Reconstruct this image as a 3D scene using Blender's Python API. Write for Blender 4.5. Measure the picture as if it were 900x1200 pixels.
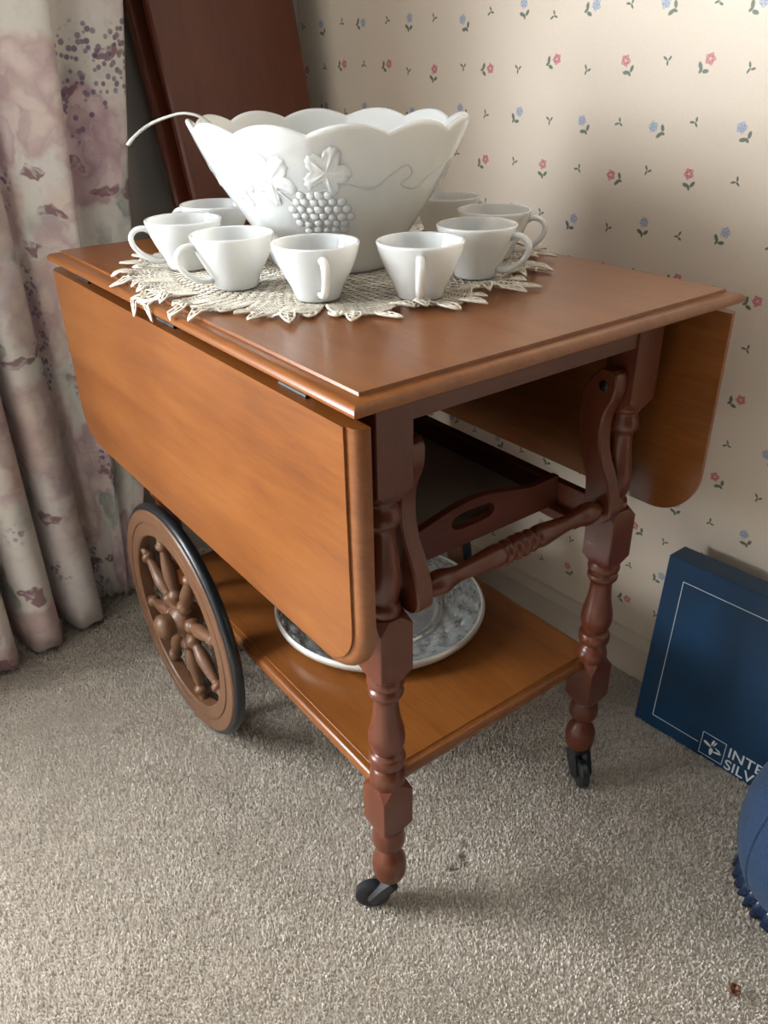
import bpy, bmesh, math, random
import numpy as np
from mathutils import Vector, Matrix

random.seed(7)
rng = np.random.default_rng(7)
PI = math.pi
for o in list(bpy.data.objects):
    bpy.data.objects.remove(o)
scn = bpy.context.scene
COL = scn.collection

# ------------------------------------------------------------------ camera
F_PX, PITCH, YAW, ROLL = 939.1, 0.5120, 0.9319, -0.0188
CAM = Vector((-0.3273, -0.4699, 0.9514))
fw = Vector((math.cos(PITCH) * math.cos(YAW), math.cos(PITCH) * math.sin(YAW), -math.sin(PITCH)))
rt = Vector((math.sin(YAW), -math.cos(YAW), 0))
up = rt.cross(fw)
rt2 = rt * math.cos(ROLL) + up * math.sin(ROLL)
up2 = -rt * math.sin(ROLL) + up * math.cos(ROLL)
fh = Vector((math.cos(YAW), math.sin(YAW), 0))
cd = bpy.data.cameras.new('camera')
cd.sensor_fit = 'AUTO'
cd.sensor_width = 36
cd.lens = F_PX / 1200 * 36
cd.clip_start = 0.02
co = bpy.data.objects.new('camera', cd)
COL.objects.link(co)
mw = Matrix((rt2, up2, -fw)).transposed().to_4x4()
mw.translation = CAM
co.matrix_world = mw
scn.camera = co

# ------------------------------------------------------------------ world, light, exposure
wd = bpy.data.worlds.new('world')
scn.world = wd
wd.use_nodes = True
bg = wd.node_tree.nodes['Background']
bg.inputs[0].default_value = (0.95, 0.97, 1.0, 1)
bg.inputs[1].default_value = 0.05
scn.view_settings.view_transform = 'Standard'
scn.view_settings.look = 'None'
scn.view_settings.gamma = 1
scn.view_settings.use_curve_mapping = False
scn.view_settings.exposure = 0.0

SL = 0.06                                   # the room is turned a little against the cart
RN = math.hypot(1, SL)
RU = Vector((1 / RN, SL / RN, 0))           # away from the window wall, into the papered wall
RV = Vector((-SL / RN, 1 / RN, 0))          # along the papered wall
RM = Matrix((RU, RV, Vector((0, 0, 1)))).transposed().to_4x4()
WALL_U = 0.686 / RN                         # papered wall
BACK_V = 1.015                              # curtain wall
WIN_U = -2.05                               # side wall, out of sight
WIN_A, WIN_B, WIN_Z0, WIN_Z1 = -1.75, -0.66, 0.46, 1.75   # window in the curtain wall

def room(u, v, z):
    return RU * u + RV * v + Vector((0, 0, z))

ld = bpy.data.lights.new('window_daylight_offscreen', 'AREA')
ld.shape = 'RECTANGLE'
ld.size = WIN_B - WIN_A + 0.1
ld.size_y = WIN_Z1 - WIN_Z0 + 0.1
ld.energy = 225
ld.color = (0.91, 0.965, 1.0)
lo = bpy.data.objects.new('window_daylight_offscreen', ld)
COL.objects.link(lo)
lo.matrix_world = Matrix.Translation(room((WIN_A + WIN_B) / 2, BACK_V + 0.16, (WIN_Z0 + WIN_Z1) / 2)) @ RM @ Matrix.Rotation(-PI / 2, 4, 'X')

# ------------------------------------------------------------------ node expressions
class X:
    nt = None
    def __init__(s, v):
        s.v = v
    @staticmethod
    def op(name, *a, clamp=False):
        n = X.nt.nodes.new('ShaderNodeMath')
        n.operation = name
        n.use_clamp = clamp
        for i, q in enumerate(a):
            q = q.v if isinstance(q, X) else q
            if isinstance(q, (int, float)):
                n.inputs[i].default_value = q
            else:
                X.nt.links.new(q, n.inputs[i])
        return X(n.outputs[0])
    def __add__(s, o): return X.op('ADD', s, o)
    __radd__ = __add__
    def __sub__(s, o): return X.op('SUBTRACT', s, o)
    def __rsub__(s, o): return X.op('SUBTRACT', o, s)
    def __mul__(s, o): return X.op('MULTIPLY', s, o)
    __rmul__ = __mul__
    def __truediv__(s, o): return X.op('DIVIDE', s, o)

def xmax(a, b): return X.op('MAXIMUM', a, b)
def xfloor(a): return X.op('FLOOR', a)
def xcos(a): return X.op('COSINE', a)
def xsin(a): return X.op('SINE', a)
def hyp(a, b): return X.op('SQRT', a * a + b * b)
def ramp01(x, a, b):
    n = X.nt.nodes.new('ShaderNodeMapRange')
    n.interpolation_type = 'SMOOTHSTEP'
    X.nt.links.new(x.v, n.inputs[0])
    n.inputs[1].default_value, n.inputs[2].default_value = a, b
    n.inputs[3].default_value, n.inputs[4].default_value = 0, 1
    return X(n.outputs[0])
def below(x, r, soft): return 1 - ramp01(x, r - soft, r + soft)
def noise(vec, scale, detail=2, rough=0.5, distortion=0.0, out=0):
    n = X.nt.nodes.new('ShaderNodeTexNoise')
    if vec is not None:
        X.nt.links.new(vec, n.inputs['Vector'])
    n.inputs['Scale'].default_value = scale
    n.inputs['Detail'].default_value = detail
    n.inputs['Roughness'].default_value = rough
    n.inputs['Distortion'].default_value = distortion
    return n.outputs[out]
def voro(vec, scale, feature='F1', rnd=1.0):
    n = X.nt.nodes.new('ShaderNodeTexVoronoi')
    n.feature = feature
    if vec is not None:
        X.nt.links.new(vec, n.inputs['Vector'])
    n.inputs['Scale'].default_value = scale
    n.inputs['Randomness'].default_value = rnd
    return n
def mapping(vec, loc=(0, 0, 0), scale=(1, 1, 1), rot=(0, 0, 0)):
    n = X.nt.nodes.new('ShaderNodeMapping')
    X.nt.links.new(vec, n.inputs[0])
    n.inputs[1].default_value = loc
    n.inputs[2].default_value = rot
    n.inputs[3].default_value = scale
    return n.outputs[0]
def mix(fac, a, b):
    n = X.nt.nodes.new('ShaderNodeMix')
    n.data_type = 'RGBA'
    for sock, q in ((n.inputs[0], fac), (n.inputs[6], a), (n.inputs[7], b)):
        if isinstance(q, X): q = q.v
        if isinstance(q, (int, float)):
            sock.default_value = q
        elif isinstance(q, tuple):
            sock.default_value = (*q, 1)
        else:
            X.nt.links.new(q, sock)
    return n.outputs[2]
def cramp(fac, stops):
    n = X.nt.nodes.new('ShaderNodeValToRGB')
    e = n.color_ramp.elements
    while len(e) < len(stops):
        e.new(0.5)
    for k, (p, c) in enumerate(stops):
        e[k].position = p
        e[k].color = (*c, 1)
    X.nt.links.new(fac.v if isinstance(fac, X) else fac, n.inputs[0])
    return n.outputs[0]
def coord(kind):
    n = X.nt.nodes.new('ShaderNodeTexCoord')
    return n.outputs[kind]
def sep(vec):
    n = X.nt.nodes.new('ShaderNodeSeparateXYZ')
    X.nt.links.new(vec, n.inputs[0])
    return X(n.outputs[0]), X(n.outputs[1]), X(n.outputs[2])
def comb(a, b, c=0.0):
    n = X.nt.nodes.new('ShaderNodeCombineXYZ')
    for i, q in enumerate((a, b, c)):
        if isinstance(q, X):
            X.nt.links.new(q.v, n.inputs[i])
        else:
            n.inputs[i].default_value = q
    return n.outputs[0]
def bump(bsdf, height, strength, dist):
    n = X.nt.nodes.new('ShaderNodeBump')
    n.inputs['Strength'].default_value = strength
    n.inputs['Distance'].default_value = dist
    X.nt.links.new(height.v if isinstance(height, X) else height, n.inputs['Height'])
    X.nt.links.new(n.outputs[0], bsdf.inputs['Normal'])
def new_mat(name, color=(0.5, 0.5, 0.5), rough=0.5, **kw):
    m = bpy.data.materials.new(name)
    m.use_nodes = True
    X.nt = m.node_tree
    b = m.node_tree.nodes['Principled BSDF']
    b.inputs['Base Color'].default_value = (*color, 1)
    b.inputs['Roughness'].default_value = rough
    for k, v in kw.items():
        b.inputs[k.replace('_', ' ')].default_value = v
    return m, b
def setcol(b, sock):
    X.nt.links.new(sock, b.inputs['Base Color'])

MAT = {}
def wood(key, c0, c1, c2, axis=1, rough=0.3, coat=0.3, grain=1.0):
    m, b = new_mat(key, c1, rough)
    v = coord('Object')
    sc = [26 * grain] * 3
    sc[axis] = 2.2 * grain
    g = noise(mapping(v, scale=tuple(sc)), 1.0, 6, 0.62, 0.6)
    fine = noise(mapping(v, scale=tuple(q * 9 for q in sc)), 1.0, 3, 0.6)
    blot = noise(v, 7, 3, 0.6)
    t = X(g) * 0.55 + X(fine) * 0.30 + X(blot) * 0.27
    setcol(b, cramp(t, [(0.34, c0), (0.56, c1), (0.78, c2)]))
    b.inputs['Coat Weight'].default_value = coat
    b.inputs['Coat Roughness'].default_value = 0.22
    b.inputs['Specular IOR Level'].default_value = 0.40
    bump(b, fine, 0.03, 0.0008)
    MAT[key] = m
HONEY = ((0.132, 0.038, 0.0078), (0.205, 0.065, 0.0130), (0.268, 0.096, 0.0210))     # top, leaves, shelf and their edges
STAIN = ((0.073, 0.0170, 0.0076), (0.114, 0.029, 0.0126), (0.152, 0.043, 0.0185))     # legs and frame
wood('maple_face', *HONEY, axis=1, rough=0.30, coat=0.15)
wood('maple_cross', *STAIN, axis=0, rough=0.30, coat=0.15)
wood('maple_long', *STAIN, axis=1, rough=0.30, coat=0.15)
wood('maple_leg', *STAIN, axis=2, rough=0.30, coat=0.15)
wood('wheel_wood', (0.115, 0.052, 0.026), (0.155, 0.073, 0.037), (0.185, 0.090, 0.047), axis=2, rough=0.42, coat=0.1, grain=0.6)
wood('mahogany', (0.080, 0.017, 0.007), (0.115, 0.026, 0.010), (0.150, 0.038, 0.014), axis=2, rough=0.34, coat=0.2, grain=0.7)

MAT['rubber'], _b = new_mat('rubber', (0.012, 0.014, 0.017), 0.32)
MAT['iron'], _b = new_mat('iron', (0.012, 0.011, 0.010), 0.6)
MAT['black_plastic'], _b = new_mat('black_plastic', (0.008, 0.008, 0.009), 0.55)
MAT['dark_metal'], _b = new_mat('dark_metal', (0.03, 0.028, 0.026), 0.35, Metallic=0.8)
MAT['tray_floor'], _b = new_mat('tray_floor', (0.34, 0.335, 0.29), 0.55)
bump(_b, noise(coord('Object'), 900, 2), 0.2, 0.0006)
# milk glass
m, b = new_mat('milk_glass', (0.70, 0.715, 0.705), 0.10)
b.inputs['Subsurface Weight'].default_value = 0.9
b.inputs['Subsurface Radius'].default_value = (1.0, 0.9, 0.75)
b.inputs['Subsurface Scale'].default_value = 0.016
b.inputs['Coat Weight'].default_value = 0.4
b.inputs['Coat Roughness'].default_value = 0.05
bump(b, noise(coord('Object'), 55, 3, 0.6), 0.05, 0.004)
MAT['milk_glass'] = m
m, b = new_mat('milk_relief', (0.82, 0.83, 0.81), 0.18)
b.inputs['Subsurface Weight'].default_value = 0.8
b.inputs['Subsurface Radius'].default_value = (1.0, 0.95, 0.85)
b.inputs['Subsurface Scale'].default_value = 0.003
MAT['milk_relief'] = m
MAT['ladle'], _b = new_mat('ladle', (0.80, 0.80, 0.78), 0.10, Metallic=0.55)
# crochet cotton
m, b = new_mat('cotton', (0.70, 0.63, 0.51), 0.85)
setcol(b, cramp(noise(coord('Object'), 60, 3), [(0.35, (0.68, 0.60, 0.48)), (0.6, (0.80, 0.75, 0.65))]))
MAT['cotton'] = m
# pressed glass
m, b = new_mat('pressed_glass', (0.90, 0.93, 0.92), 0.03)
b.inputs['Transmission Weight'].default_value = 0.8
b.inputs['Metallic'].default_value = 0.35
b.inputs['IOR'].default_value = 1.5
MAT['pressed_glass'] = m
MAT['pewter_rim'], _b = new_mat('pewter_rim', (0.60, 0.58, 0.53), 0.28, Metallic=0.45)
# plaster / paint
m, b = new_mat('paint', (0.53, 0.45, 0.37), 0.45)
bump(b, noise(coord('Object'), 180, 2), 0.05, 0.001)
MAT['paint'] = m
m, b = new_mat('plain_wall', (0.46, 0.43, 0.39), 0.75)
bump(b, noise(coord('Object'), 220, 2), 0.06, 0.001)
MAT['plain_wall'] = m
MAT['ceiling_paint'], _b = new_mat('ceiling_paint', (0.60, 0.585, 0.56), 0.85)
MAT['window_paint'], _b = new_mat('window_paint', (0.78, 0.77, 0.74), 0.4)
m, b = new_mat('window_glass', (1, 1, 1), 0.0)
b.inputs['Transmission Weight'].default_value = 1.0
b.inputs['IOR'].default_value = 1.02
MAT['window_glass'] = m

# wallpaper: rows of red and blue posies with small sprigs between (uv in metres)
m, b = new_mat('wallpaper', (0.65, 0.55, 0.42), 0.48)
uvx, uvy, _ = sep(coord('UV'))
CW, CH = 0.06075, 0.067
a = (uvx - 0.03) / CW
i = xfloor(a + 0.5)
bb = (uvy - 0.943) / CH
j = xfloor(bb + 0.5)
wn = X.nt.nodes.new('ShaderNodeTexWhiteNoise')
wn.noise_dimensions = '2D'
X.nt.links.new(comb(i + 0.13, j + 0.37), wn.inputs['Vector'])
r1, r2, r3 = sep(wn.outputs['Color'])
dx = (a - i) * CW - (r2 - 0.5) * 0.010
dy = (bb - j) * CH - (r3 - 0.5) * 0.016
par = X.op('ABSOLUTE', X.op('MODULO', i + j, 2.0))          # 0 posy, 1 sprig
rowp = X.op('ABSOLUTE', X.op('MODULO', j, 2.0))             # 0 red, 1 blue
ang = (r1 - 0.5) * 2.9
ca, sa = xcos(ang), xsin(ang)
px = dx * ca + dy * sa
py = dy * ca - dx * sa
def ell(x, y, cx, cy, an, ra, rb, soft=0.25):
    x0, y0 = x - cx, y - cy
    c, s = math.cos(an), math.sin(an)
    return below(hyp((x0 * c + y0 * s) * (1 / ra), (y0 * c - x0 * s) * (1 / rb)), 1.0, soft)
posy = below(par, 0.5, 0.1)
lf = xmax(xmax(ell(px, py, 0.0050, -0.0090, 0.5, 0.0050, 0.0025), ell(px, py, -0.0046, -0.0092, -0.7, 0.0045, 0.0024)),
          ell(px, py, 0.0012, -0.0124, 1.4, 0.0038, 0.0019))
fx, fy = px, py - 0.0042
fd = hyp(fx, fy)
th = X.op('ARCTAN2', fy, fx)
pet = below(fd / (0.0066 + xcos(th * 5.0) * 0.0010 + (X(noise(coord('UV'), 330, 2)) - 0.5) * 0.003), 1.0, 0.14)
spr = xmax(xmax(ell(px, py, 0.0035, 0.0022, 0.6, 0.0036, 0.0015), ell(px, py, -0.0032, 0.0018, -0.9, 0.0032, 0.0015)), ell(px, py, 0.0, -0.0032, 1.5, 0.0034, 0.0014))
vein = ramp01(xcos(th * 5.0) * 0.35 + X(noise(coord('UV'), 420, 2)) * 2.2 - 1.1, -0.5, 0.8)
redc = mix(vein, (0.50, 0.13, 0.15), (0.62, 0.30, 0.31))
bluc = mix(vein, (0.27, 0.31, 0.43), (0.52, 0.53, 0.58))
redc = mix(below(fd, 0.0016, 0.0006), redc, (0.72, 0.50, 0.35))
base = mix(noise(coord('UV'), 260, 3), (0.68, 0.575, 0.465), (0.74, 0.635, 0.52))
c = mix(lf * posy, base, (0.125, 0.155, 0.115))
c = mix(pet * posy, c, mix(rowp, redc, bluc))
c = mix(spr * (1 - posy), c, (0.125, 0.15, 0.115))
setcol(b, c)
bump(b, noise(coord('UV'), 700, 2), 0.10, 0.0006)
MAT['wallpaper'] = m

# floral curtain print (uv in metres)
m, b = new_mat('curtain_print', (0.6, 0.55, 0.48), 0.82)
uv = coord('UV')
warp = X.nt.nodes.new('ShaderNodeVectorMath')
warp.operation = 'MULTIPLY_ADD'
X.nt.links.new(noise(uv, 14, 3, 0.6, 0, 1), warp.inputs[0])
warp.inputs[1].default_value = (0.085, 0.085, 0)
X.nt.links.new(uv, warp.inputs[2])
wuv = warp.outputs[0]
base = cramp(noise(uv, 5, 4, 0.6), [(0.30, (0.44, 0.45, 0.43)), (0.43, (0.71, 0.68, 0.62)), (0.57, (0.75, 0.69, 0.66)), (0.72, (0.60, 0.48, 0.51))])
vl = voro(mapping(wuv, loc=(0.07, 0.03, 0), rot=(0, 0, 0.7), scale=(13, 6.5, 1)), 1.0, rnd=1.0)
leafm = below(X(vl.outputs['Distance']), 0.40, 0.05)
leafc = mix(ramp01(X(noise(wuv, 30, 4, 0.6)), 0.35, 0.65), (0.235, 0.255, 0.235), (0.46, 0.47, 0.43))
keep = ramp01(sep(vl.outputs['Color'])[0], 0.22, 0.24)
c = mix(leafm * keep * 0.85, base, leafc)
vr = voro(mapping(wuv, loc=(0.02, 0.055, 0)), 5.4, rnd=0.8)
rd = X(vr.outputs['Distance'])
vsub = X.nt.nodes.new('ShaderNodeVectorMath')
vsub.operation = 'SUBTRACT'
X.nt.links.new(mapping(wuv, loc=(0.02, 0.055, 0), scale=(5.4, 5.4, 5.4)), vsub.inputs[0])
X.nt.links.new(vr.outputs['Position'], vsub.inputs[1])
rx, ry, _ = sep(vsub.outputs[0])
rth = X.op('ARCTAN2', ry, rx)
vp = voro(wuv, 27, rnd=1.0)
petal = X(vp.outputs['Distance']) * 2.2 - 1.0 + (sep(vp.outputs['Color'])[0] - 0.5) * 0.7
tint = sep(vr.outputs['Color'])[1]
roselt = mix(tint, (0.74, 0.60, 0.61), (0.72, 0.60, 0.52))
rosedk = mix(tint, (0.38, 0.215, 0.275), (0.50, 0.33, 0.33))
rosec = mix(ramp01(petal, -0.6, 0.9) * 0.75 + below(rd, 0.20, 0.15) * 0.4, roselt, rosedk)
c = mix(below(rd, 0.52, 0.04) * 0.92, c, rosec)
c = mix(ramp01(X(noise(wuv, 38, 5, 0.65)), 0.50, 0.72) * 0.30, c, (0.36, 0.335, 0.345))
c = mix(ramp01(X(noise(mapping(wuv, loc=(3, 1, 0)), 46, 4, 0.6)), 0.56, 0.74) * 0.5, c, (0.80, 0.75, 0.70))
vb = voro(mapping(wuv, loc=(0.4, 0.2, 0), rot=(0, 0, -0.5), scale=(15, 30, 1)), 1.0)
budm = below(X(vb.outputs['Distance']), 0.33, 0.05) * ramp01(sep(vb.outputs['Color'])[2], 0.87, 0.89)
c = mix(budm * ramp01(X(noise(wuv, 60, 3)), 0.30, 0.50) * 0.85, c, (0.22, 0.10, 0.12))
vs = voro(uv, 95, rnd=1.0)
lil = below(X(vs.outputs['Distance']), 0.40, 0.08) * ramp01(X(noise(mapping(uv, loc=(1.3, 0.4, 0), scale=(1.7, 0.8, 1)), 5.5, 1)), 0.60, 0.65)
c = mix(lil * 0.85, c, mix(sep(vs.outputs['Color'])[0], (0.13, 0.085, 0.16), (0.26, 0.20, 0.27)))
setcol(b, c)
b.inputs['Sheen Weight'].default_value = 0.1
bump(b, noise(mapping(uv, scale=(1, 1, 1)), 900, 2), 0.12, 0.0006)
MAT['curtain_print'] = m

# carpet
m, b = new_mat('carpet_yarn', (0.45, 0.39, 0.31), 0.9)
v = coord('Object')
t = X(noise(v, 330, 2, 0.7)) * 0.72 + X(noise(v, 16, 3)) * 0.28
snag = None
for (sx, sy, sr) in ((0.183, 0.052, 0.0045), (0.178, 0.044, 0.004), (0.160, 0.046, 0.0045), (0.166, 0.043, 0.003), (0.199, 0.067, 0.003)):
    ox, oy, _ = sep(v)
    d = below(hyp(ox - sx, oy - sy) + (X(noise(v, 140, 2)) - 0.5) * 0.012, sr, 0.003)
    snag = d if snag is None else xmax(snag, d)
cc = cramp(t, [(0.34, (0.61, 0.555, 0.49)), (0.5, (0.73, 0.675, 0.605)), (0.66, (0.83, 0.78, 0.715))])
yarn = mix(snag * 0.85, cc, (0.085, 0.06, 0.035))
setcol(b, yarn)
tl_ = X.nt.nodes.new('ShaderNodeBsdfTranslucent')      # thin fibres pass light on
X.nt.links.new(yarn, tl_.inputs['Color'])
mx_ = X.nt.nodes.new('ShaderNodeMixShader')
mx_.inputs[0].default_value = 0.45
X.nt.links.new(b.outputs[0], mx_.inputs[1])
X.nt.links.new(tl_.outputs[0], mx_.inputs[2])
X.nt.links.new(mx_.outputs[0], X.nt.nodes['Material Output'].inputs['Surface'])
MAT['carpet_yarn'] = m
m, b = new_mat('carpet_backing', (0.22, 0.185, 0.145), 0.95)
setcol(b, cramp(noise(coord('Object'), 300, 3, 0.7), [(0.35, (0.52, 0.465, 0.395)), (0.65, (0.68, 0.62, 0.54))]))
bump(b, noise(coord('Object'), 300, 3, 0.7), 0.8, 0.004)
MAT['carpet_backing'] = m

# box, print, cushion, scrap
m, b = new_mat('blue_card', (0.004, 0.024, 0.066), 0.42)
setcol(b, cramp(noise(coord('Object'), 9, 4), [(0.35, (0.0022, 0.030, 0.080)), (0.7, (0.003, 0.042, 0.108))]))
MAT['blue_card'] = m
MAT['white_print'], _b = new_mat('white_print', (0.66, 0.69, 0.70), 0.5)
m, b = new_mat('blue_plush', (0.020, 0.065, 0.17), 0.8)
pn = noise(coord('Object'), 420, 3, 0.65)
setcol(b, cramp(pn, [(0.35, (0.006, 0.024, 0.070)), (0.65, (0.020, 0.062, 0.150))]))
b.inputs['Sheen Weight'].default_value = 0.12
bump(b, pn, 0.45, 0.0015)
MAT['blue_plush'] = m
MAT['blue_satin'], _b = new_mat('blue_satin', (0.006, 0.020, 0.055), 0.22, Coat_Weight=0.3)
m, b = new_mat('dry_leaf', (0.10, 0.035, 0.015), 0.6)
setcol(b, cramp(noise(coord('Object'), 300, 3), [(0.35, (0.05, 0.016, 0.008)), (0.65, (0.20, 0.075, 0.030))]))
MAT['dry_leaf'] = m

# ------------------------------------------------------------------ mesh helpers
class MB:
    def __init__(s):
        s.v, s.f, s.mi, s.uv = [], [], [], None
    def add(s, verts, faces, mi=0):
        o = len(s.v)
        s.v += [tuple(q) for q in verts]
        s.f += [tuple(i + o for i in f) for f in faces]
        s.mi += [mi] * len(faces)
    def box(s, lo, hi, mi=0, bev=0.0, mtx=None):
        x0, y0, z0 = lo
        x1, y1, z1 = hi
        if bev <= 0:
            vs = [(x, y, z) for z in (z0, z1) for x, y in ((x0, y0), (x1, y0), (x1, y1), (x0, y1))]
            fs = [(3, 2, 1, 0), (4, 5, 6, 7)] + [(k, (k + 1) % 4, 4 + (k + 1) % 4, 4 + k) for k in range(4)]
        else:
            secs = []
            for z, o in ((z0, bev), (z0 + bev, 0), (z1 - bev, 0), (z1, bev)):
                c = bev
                a0, a1, b0, b1 = x0 + o, x1 - o, y0 + o, y1 - o
                k = c if o == 0 else c * 0.6
                secs.append([(a0 + k, b0, z), (a1 - k, b0, z), (a1, b0 + k, z), (a1, b1 - k, z), (a1 - k, b1, z), (a0 + k, b1, z), (a0, b1 - k, z), (a0, b0 + k, z)])
            vs, fs = loft(secs)
        if mtx is not None:
            vs = [tuple(mtx @ Vector(q)) for q in vs]
        s.add(vs, fs, mi)
    def lathe(s, prof, n=24, mtx=None, mi=0, caps=True):
        vs, fs = [], []
        for r, z in prof:
            for k in range(n):
                t = 2 * PI * k / n
                vs.append((r * math.cos(t), r * math.sin(t), z))
        for q in range(len(prof) - 1):
            for k in range(n):
                fs.append((q * n + k, q * n + (k + 1) % n, (q + 1) * n + (k + 1) % n, (q + 1) * n + k))
        if caps:
            fs.append(tuple(range(n))[::-1])
            fs.append(tuple((len(prof) - 1) * n + k for k in range(n)))
        if mtx is not None:
            vs = [tuple(mtx @ Vector(q)) for q in vs]
        s.add(vs, fs, mi)
    def tube(s, pts, r, n=6, closed=False, mi=0, caps=True, flat=None):
        pts = [Vector(q) for q in pts]
        m = len(pts)
        rad = r if hasattr(r, '__len__') else [r] * m
        vs, fs = [], []
        prev = None
        for k, q in enumerate(pts):
            if closed:
                t = pts[(k + 1) % m] - pts[k - 1]
            else:
                t = pts[min(k + 1, m - 1)] - pts[max(k - 1, 0)]
            if t.length < 1e-9:
                t = Vector((0, 0, 1))
            t.normalize()
            if prev is None:
                ref = Vector((0, 0, 1)) if abs(t.z) < 0.9 else Vector((1, 0, 0))
                nx = t.cross(ref).normalized()
            else:
                nx = (prev - t * prev.dot(t))
                nx = nx.normalized() if nx.length > 1e-6 else t.orthogonal().normalized()
            prev = nx
            ny = t.cross(nx)
            for h in range(n):
                a = 2 * PI * h / n
                ka, kb = (1, 1) if flat is None else flat
                vs.append(q + nx * (rad[k] * ka * math.cos(a)) + ny * (rad[k] * kb * math.sin(a)))
        for k in range(m if closed else m - 1):
            k2 = (k + 1) % m
            for h in range(n):
                fs.append((k * n + h, k * n + (h + 1) % n, k2 * n + (h + 1) % n, k2 * n + h))
        if caps and not closed:
            fs.append(tuple(range(n))[::-1])
            fs.append(tuple((m - 1) * n + h for h in range(n)))
        s.add(vs, fs, mi)
    def build(s, name, mats, parent=None, sharp=35, smooth=True, recalc=True):
        me = bpy.data.meshes.new(name)
        off = Vector((0, 0, 0))
        p = parent
        while p is not None:
            off += p.location
            p = p.parent
        vv = [(q[0] - off.x, q[1] - off.y, q[2] - off.z) for q in s.v]
        me.from_pydata(vv, [], s.f)
        if not isinstance(mats, (list, tuple)):
            mats = [mats]
        for q in mats:
            me.materials.append(MAT[q])
        if max(s.mi, default=0) > 0:
            me.polygons.foreach_set('material_index', s.mi)
        if s.uv is not None:
            l = me.uv_layers.new(name='UVMap')
            li = np.empty(len(me.loops), dtype=np.int32)
            me.loops.foreach_get('vertex_index', li)
            l.data.foreach_set('uv', np.asarray(s.uv, dtype=np.float32)[li].ravel())
        if recalc:
            bm = bmesh.new()
            bm.from_mesh(me)
            bmesh.ops.recalc_face_normals(bm, faces=bm.faces)
            bm.to_mesh(me)
            bm.free()
        if smooth:
            me.shade_smooth()
            if sharp:
                me.set_sharp_from_angle(angle=math.radians(sharp))
        o = bpy.data.objects.new(name, me)
        COL.objects.link(o)
        if parent is not None:
            o.parent = parent
        return o

def loft(secs, cap=True):
    n = len(secs[0])
    vs = [q for sct in secs for q in sct]
    fs = []
    for k in range(len(secs) - 1):
        for h in range(n):
            fs.append((k * n + h, k * n + (h + 1) % n, (k + 1) * n + (h + 1) % n, (k + 1) * n + h))
    if cap:
        fs.append(tuple(range(n))[::-1])
        fs.append(tuple((len(secs) - 1) * n + h for h in range(n)))
    return vs, fs
def catmull(pts, n):
    pts = [np.array(q, float) for q in pts]
    P = [2 * pts[0] - pts[1]] + pts + [2 * pts[-1] - pts[-2]]
    out = []
    for k in range(1, len(P) - 2):
        for q in range(n):
            t = q / n
            out.append(0.5 * (2 * P[k] + (P[k + 1] - P[k - 1]) * t + (2 * P[k - 1] - 5 * P[k] + 4 * P[k + 1] - P[k + 2]) * t * t
                              + (3 * P[k] - P[k - 1] - 3 * P[k + 1] + P[k + 2]) * t ** 3))
    out.append(pts[-1])
    return out
def empty(name, loc, label=None, cat=None, group=None):
    o = bpy.data.objects.new(name, None)
    o.empty_display_size = 0.05
    COL.objects.link(o)
    o.location = loc
    if label: o['label'] = label
    if cat: o['category'] = cat
    if group: o['group'] = group
    return o
def tag(o, label=None, cat=None, group=None, kind=None):
    if label: o['label'] = label
    if cat: o['category'] = cat
    if group: o['group'] = group
    if kind: o['kind'] = kind
    return o
def project(p):
    v = Vector(p) - CAM
    z = v.dot(fw)
    return 450 + F_PX * v.dot(rt2) / z, 600 - F_PX * v.dot(up2) / z, z

# ------------------------------------------------------------------ the room
CEIL = 2.42
mb = MB()
mb.box((WIN_U - 0.1, -1.6, -0.04), (WALL_U + 0.1, BACK_V + 0.1, -0.002), mtx=RM)
tag(mb.build('floor', 'carpet_backing', smooth=False), 'beige carpeted floor', kind='structure')

mb = MB()
q = [room(WALL_U, v_, z_) for v_, z_ in ((-1.6, 0), (BACK_V, 0), (BACK_V, CEIL), (-1.6, CEIL))]
q2 = [room(WALL_U + 0.1, v_, z_) for v_, z_ in ((-1.6, 0), (BACK_V, 0), (BACK_V, CEIL), (-1.6, CEIL))]
mb.add(q + q2, [(0, 1, 2, 3), (7, 6, 5, 4), (0, 4, 5, 1), (1, 5, 6, 2), (2, 6, 7, 3), (3, 7, 4, 0)])
mb.uv = [(-1.6, 0), (BACK_V, 0), (BACK_V, CEIL), (-1.6, CEIL)] * 2
tag(mb.build('wall_right', 'wallpaper', smooth=False), 'cream wall papered with rows of small red and blue posies', kind='structure')
mb = MB()
for lo_, hi_ in (((WIN_U - 0.1, BACK_V, 0), (WIN_A, BACK_V + 0.1, CEIL)), ((WIN_B, BACK_V, 0), (WALL_U + 0.1, BACK_V + 0.1, CEIL)),
                 ((WIN_A, BACK_V, 0), (WIN_B, BACK_V + 0.1, WIN_Z0)), ((WIN_A, BACK_V, WIN_Z1), (WIN_B, BACK_V + 0.1, CEIL))):
    mb.box(lo_, hi_, mtx=RM)
tag(mb.build('wall_back', 'plain_wall', smooth=False), 'plain pale wall with a window, behind the curtain', kind='structure')
mb = MB()
mb.box((WIN_U - 0.1, -1.6, 0), (WIN_U, BACK_V, CEIL), mtx=RM)
tag(mb.build('wall_left', 'plain_wall', smooth=False), 'plain pale side wall', kind='structure')
mb = MB()
mb.box((WIN_U - 0.1, -1.6, CEIL), (WALL_U + 0.1, BACK_V + 0.1, CEIL + 0.05), mtx=RM)
tag(mb.build('ceiling', 'ceiling_paint', smooth=False), 'plain white ceiling', kind='structure')
win = empty('window_1', room((WIN_A + WIN_B) / 2, BACK_V, WIN_Z0))
tag(win, 'white framed window beside the curtain', kind='structure')
mb = MB()
y0_, y1_ = BACK_V - 0.012, BACK_V + 0.10
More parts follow.
